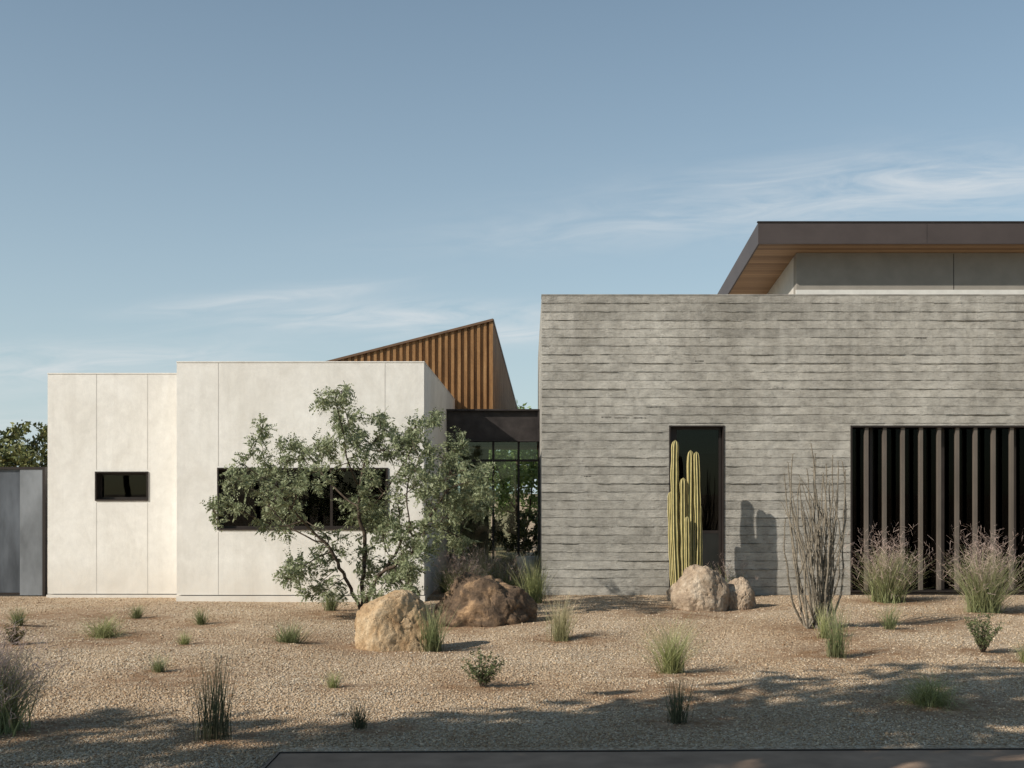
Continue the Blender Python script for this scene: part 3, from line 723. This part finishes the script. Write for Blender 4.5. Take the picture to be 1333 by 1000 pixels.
# ================================================================ GROUND
xs=np.concatenate([[-600,-200,-80,-40,-22],np.arange(-14,14.001,.1),[22,40,80,200,600]])
ys=np.concatenate([[-600,-200,-60,-20,-5,0,3],np.arange(5,20.001,.1),[23,28,36,60,120,300,900]])
XX,YY=np.meshgrid(xs,ys); nx_,ny_=len(xs),len(ys)
ZZ=np.array([gz(a_,b2) if (5<b2<20 and abs(a_)<14) else 0 for a_,b2 in zip(XX.ravel(),YY.ravel())])
soil=np.zeros(XX.size)
for x,y,rd in plants:
    d=np.sqrt(((XX.ravel()-x)/1.45)**2+(YY.ravel()-y)**2)/(rd*1.15); soil=np.maximum(soil,np.clip(1.25-d,0,1))
ii=np.arange(nx_*ny_).reshape(ny_,nx_)
Fg=np.stack([ii[:-1,:-1],ii[:-1,1:],ii[1:,1:],ii[1:,:-1]],-1).reshape(-1,4)
meshobj('ground',np.stack([XX.ravel(),YY.ravel(),ZZ],1),Fg,mat_gravelground(),None,True,{'soil':soil})
n=150000
Ys=1/rng.uniform(1/19.2,1/6.3,n); Xs=rng.uniform(-.56,.50,n)*Ys+rng.uniform(-.3,.3,n)
keep=~((Xs>-1.65)&(Ys<7.62+.022*np.maximum(Xs,0)))&~((Xs>cx0-.1)&(Ys>CY-.03))&~((Xs>sx0-.05)&(Xs<sx1+.05)&(Ys>SY-.05))&~((Xs<sx0)&(Ys>LY-.05))
sv=np.zeros(n)
for x,y,rd in plants:
    d=np.sqrt(((Xs-x)/1.45)**2+(Ys-y)**2)/(rd*1.1); sv=np.maximum(sv,np.clip(1.25-d,0,1))
keep&=rng.random(n)>np.minimum(sv*1.1,.82)
Xs=Xs[keep];Ys=Ys[keep];n=len(Xs)
Zs=np.array([gz(a_,b2) for a_,b2 in zip(Xs,Ys)])
sz_=rng.uniform(.005,.0115,n)*(1+np.maximum(0,Ys-9)*.03)*np.where(rng.random(n)<.02,1.7,1)
oc=np.array([(1,0,0),(0,1,0),(-1,0,0),(0,-1,0),(0,0,1),(0,0,-1)],float)
Vs=oc[None]*rng.uniform(.6,1.3,(n,6,1))+rng.normal(size=(n,6,3))*.22; Vs[:,:,2]*=.65
an=rng.uniform(0,6.28,n); ca,sa=np.cos(an)[:,None],np.sin(an)[:,None]
Vx=Vs[:,:,0]*ca-Vs[:,:,1]*sa; Vy=Vs[:,:,0]*sa+Vs[:,:,1]*ca
Vw=np.stack([Vx*sz_[:,None]+Xs[:,None],Vy*sz_[:,None]+Ys[:,None],Vs[:,:,2]*sz_[:,None]+Zs[:,None]+sz_[:,None]*.3],-1).reshape(-1,3)
of=np.array([(0,1,4),(1,2,4),(2,3,4),(3,0,4),(1,0,5),(2,1,5),(3,2,5),(0,3,5)])
Fs=(of[None]+(np.arange(n)*6)[:,None,None]).reshape(-1,3)
meshobj('gravel',Vw,Fs,mat_stones())
dl=PX(358,7.2)
def poly(name,pts,z0,z1,mat,parent=None):
    k=len(pts); V=[(x,y,z0) for x,y in pts]+[(x,y,z1) for x,y in pts]
    return meshobj(name,V,[tuple(range(k))[::-1],tuple(range(k,2*k))]+[(i,(i+1)%k,k+(i+1)%k,k+i) for i in range(k)],mat,parent)
yL=GY(985); D_=empty('driveway',(4,5,0))
poly('slab',[(dl,-3),(12,-3),(12,yL+.022*13.4),(dl,yL)],-.1,.02,M_slab,D_)
def eb(x0,y0,x1,y1,w):
    bar('steel_edging',Vector((x0,y0,.0)),Vector((x1,y1,.0)),w,.055,M_bronze,D_)
eb(dl-.012,yL+.014,12,yL+.014+.022*13.4,.016); eb(dl-.012,-3,dl-.012,yL,.016)

# ================================================================ LIGHT, SKY
sd=bpy.data.lights.new('sun','SUN'); sd.energy=5.0; sd.angle=math.radians(.5); sd.color=(1,.935,.83)
so=bpy.data.objects.new('sun',sd); so.rotation_euler=SUN.to_track_quat('Z','Y').to_euler(); so.location=(-10,-6,20); scene.collection.objects.link(so)
w=bpy.data.worlds.new('World'); scene.world=w; w.use_nodes=True; t=NT(w.node_tree); bg=w.node_tree.nodes['Background']
sky=t.new('ShaderNodeTexSky',sky_type='NISHITA'); sky.sun_disc=False; sky.sun_elevation=math.asin(SUN.z); sky.sun_rotation=math.atan2(SUN.x,SUN.y)%(2*math.pi)
sky.air_density=.9; sky.dust_density=.7; sky.ozone_density=1.0; sky.altitude=350
tc=t.new('ShaderNodeTexCoord').outputs['Generated']; sp=t.new('ShaderNodeSeparateXYZ'); t.put(sp.inputs[0],tc)
yy=t.m('MAXIMUM',sp.outputs[1],.05); u=t.m('DIVIDE',sp.outputs[0],yy); v=t.m('DIVIDE',sp.outputs[2],yy)
def gauss(px,py,su,sv,slope=0):
    du=t.m('SUBTRACT',u,(px-CX)/F); dv=t.m('SUBTRACT',t.m('SUBTRACT',v,(HY-py)/F),t.m('MULTIPLY',du,slope))
    a_=t.m('DIVIDE',du,su/F); b2=t.m('DIVIDE',dv,sv/F)
    return t.m('EXPONENT',t.m('MULTIPLY',t.m('ADD',t.m('MULTIPLY',a_,a_),t.m('MULTIPLY',b2,b2)),-1))
g=None
for args,am in (((330,390,140,11,.10),1.3),((520,412,180,17,.02),1.4),((1200,240,330,42,.08),1.1),((80,475,240,26,.05),1.3),((60,545,300,26,0),.9),((660,435,130,16,0),1.0),((800,300,260,26,.06),.35)):
    q=t.m('MULTIPLY',gauss(*args),am); g=q if g is None else t.m('ADD',g,q)
cv=t.new('ShaderNodeCombineXYZ'); t.put(cv.inputs[0],t.m('MULTIPLY',u,4)); t.put(cv.inputs[1],t.m('SUBTRACT',t.m('MULTIPLY',v,24),t.m('MULTIPLY',u,1.8)))
cn=t.noise(cv.outputs[0],2.2,6,.62,1.0)
cm=t.m('MULTIPLY',g,t.ramp(cn,[(.32,.0),(.68,1)]),clamp=True)
hs=t.new('ShaderNodeHueSaturation'); hs.inputs['Saturation'].default_value=1.0; t.put(hs.inputs['Color'],sky.outputs[0])
skyc=t.mix(1.0,hs.outputs[0],(.98,1.07,.98),'MULTIPLY')
zpos=t.m('MAXIMUM',sp.outputs[2],0)
hz=t.m('EXPONENT',t.m('MULTIPLY',zpos,-4.0))
fwd=t.m('MULTIPLY',t.m('ADD',sp.outputs[1],.3,clamp=True),1.0,clamp=True)
base_=t.mix(t.m('MULTIPLY',t.m('MULTIPLY',hz,fwd),.9),skyc,(4.9,5.75,6.25))
t.put(bg.inputs['Color'],t.mix(t.m('MULTIPLY',cm,.6),base_,(6.8,7.0,7.1)))
bg.inputs['Strength'].default_value=.11
# ================================================================ CAMERA
cd=bpy.data.cameras.new('camera'); cd.sensor_width=36; cd.lens=36*F/1333; cd.shift_x=(666.5-CX)/1333; cd.shift_y=(HY-500)/1333
cd.clip_start=.05; cd.clip_end=3000
co=bpy.data.objects.new('camera',cd); co.location=(0,0,EYE); co.rotation_euler=(math.radians(90),0,0); scene.collection.objects.link(co); scene.camera=co
scene.view_settings.view_transform='Standard'; scene.view_settings.look='None'; scene.view_settings.exposure=0
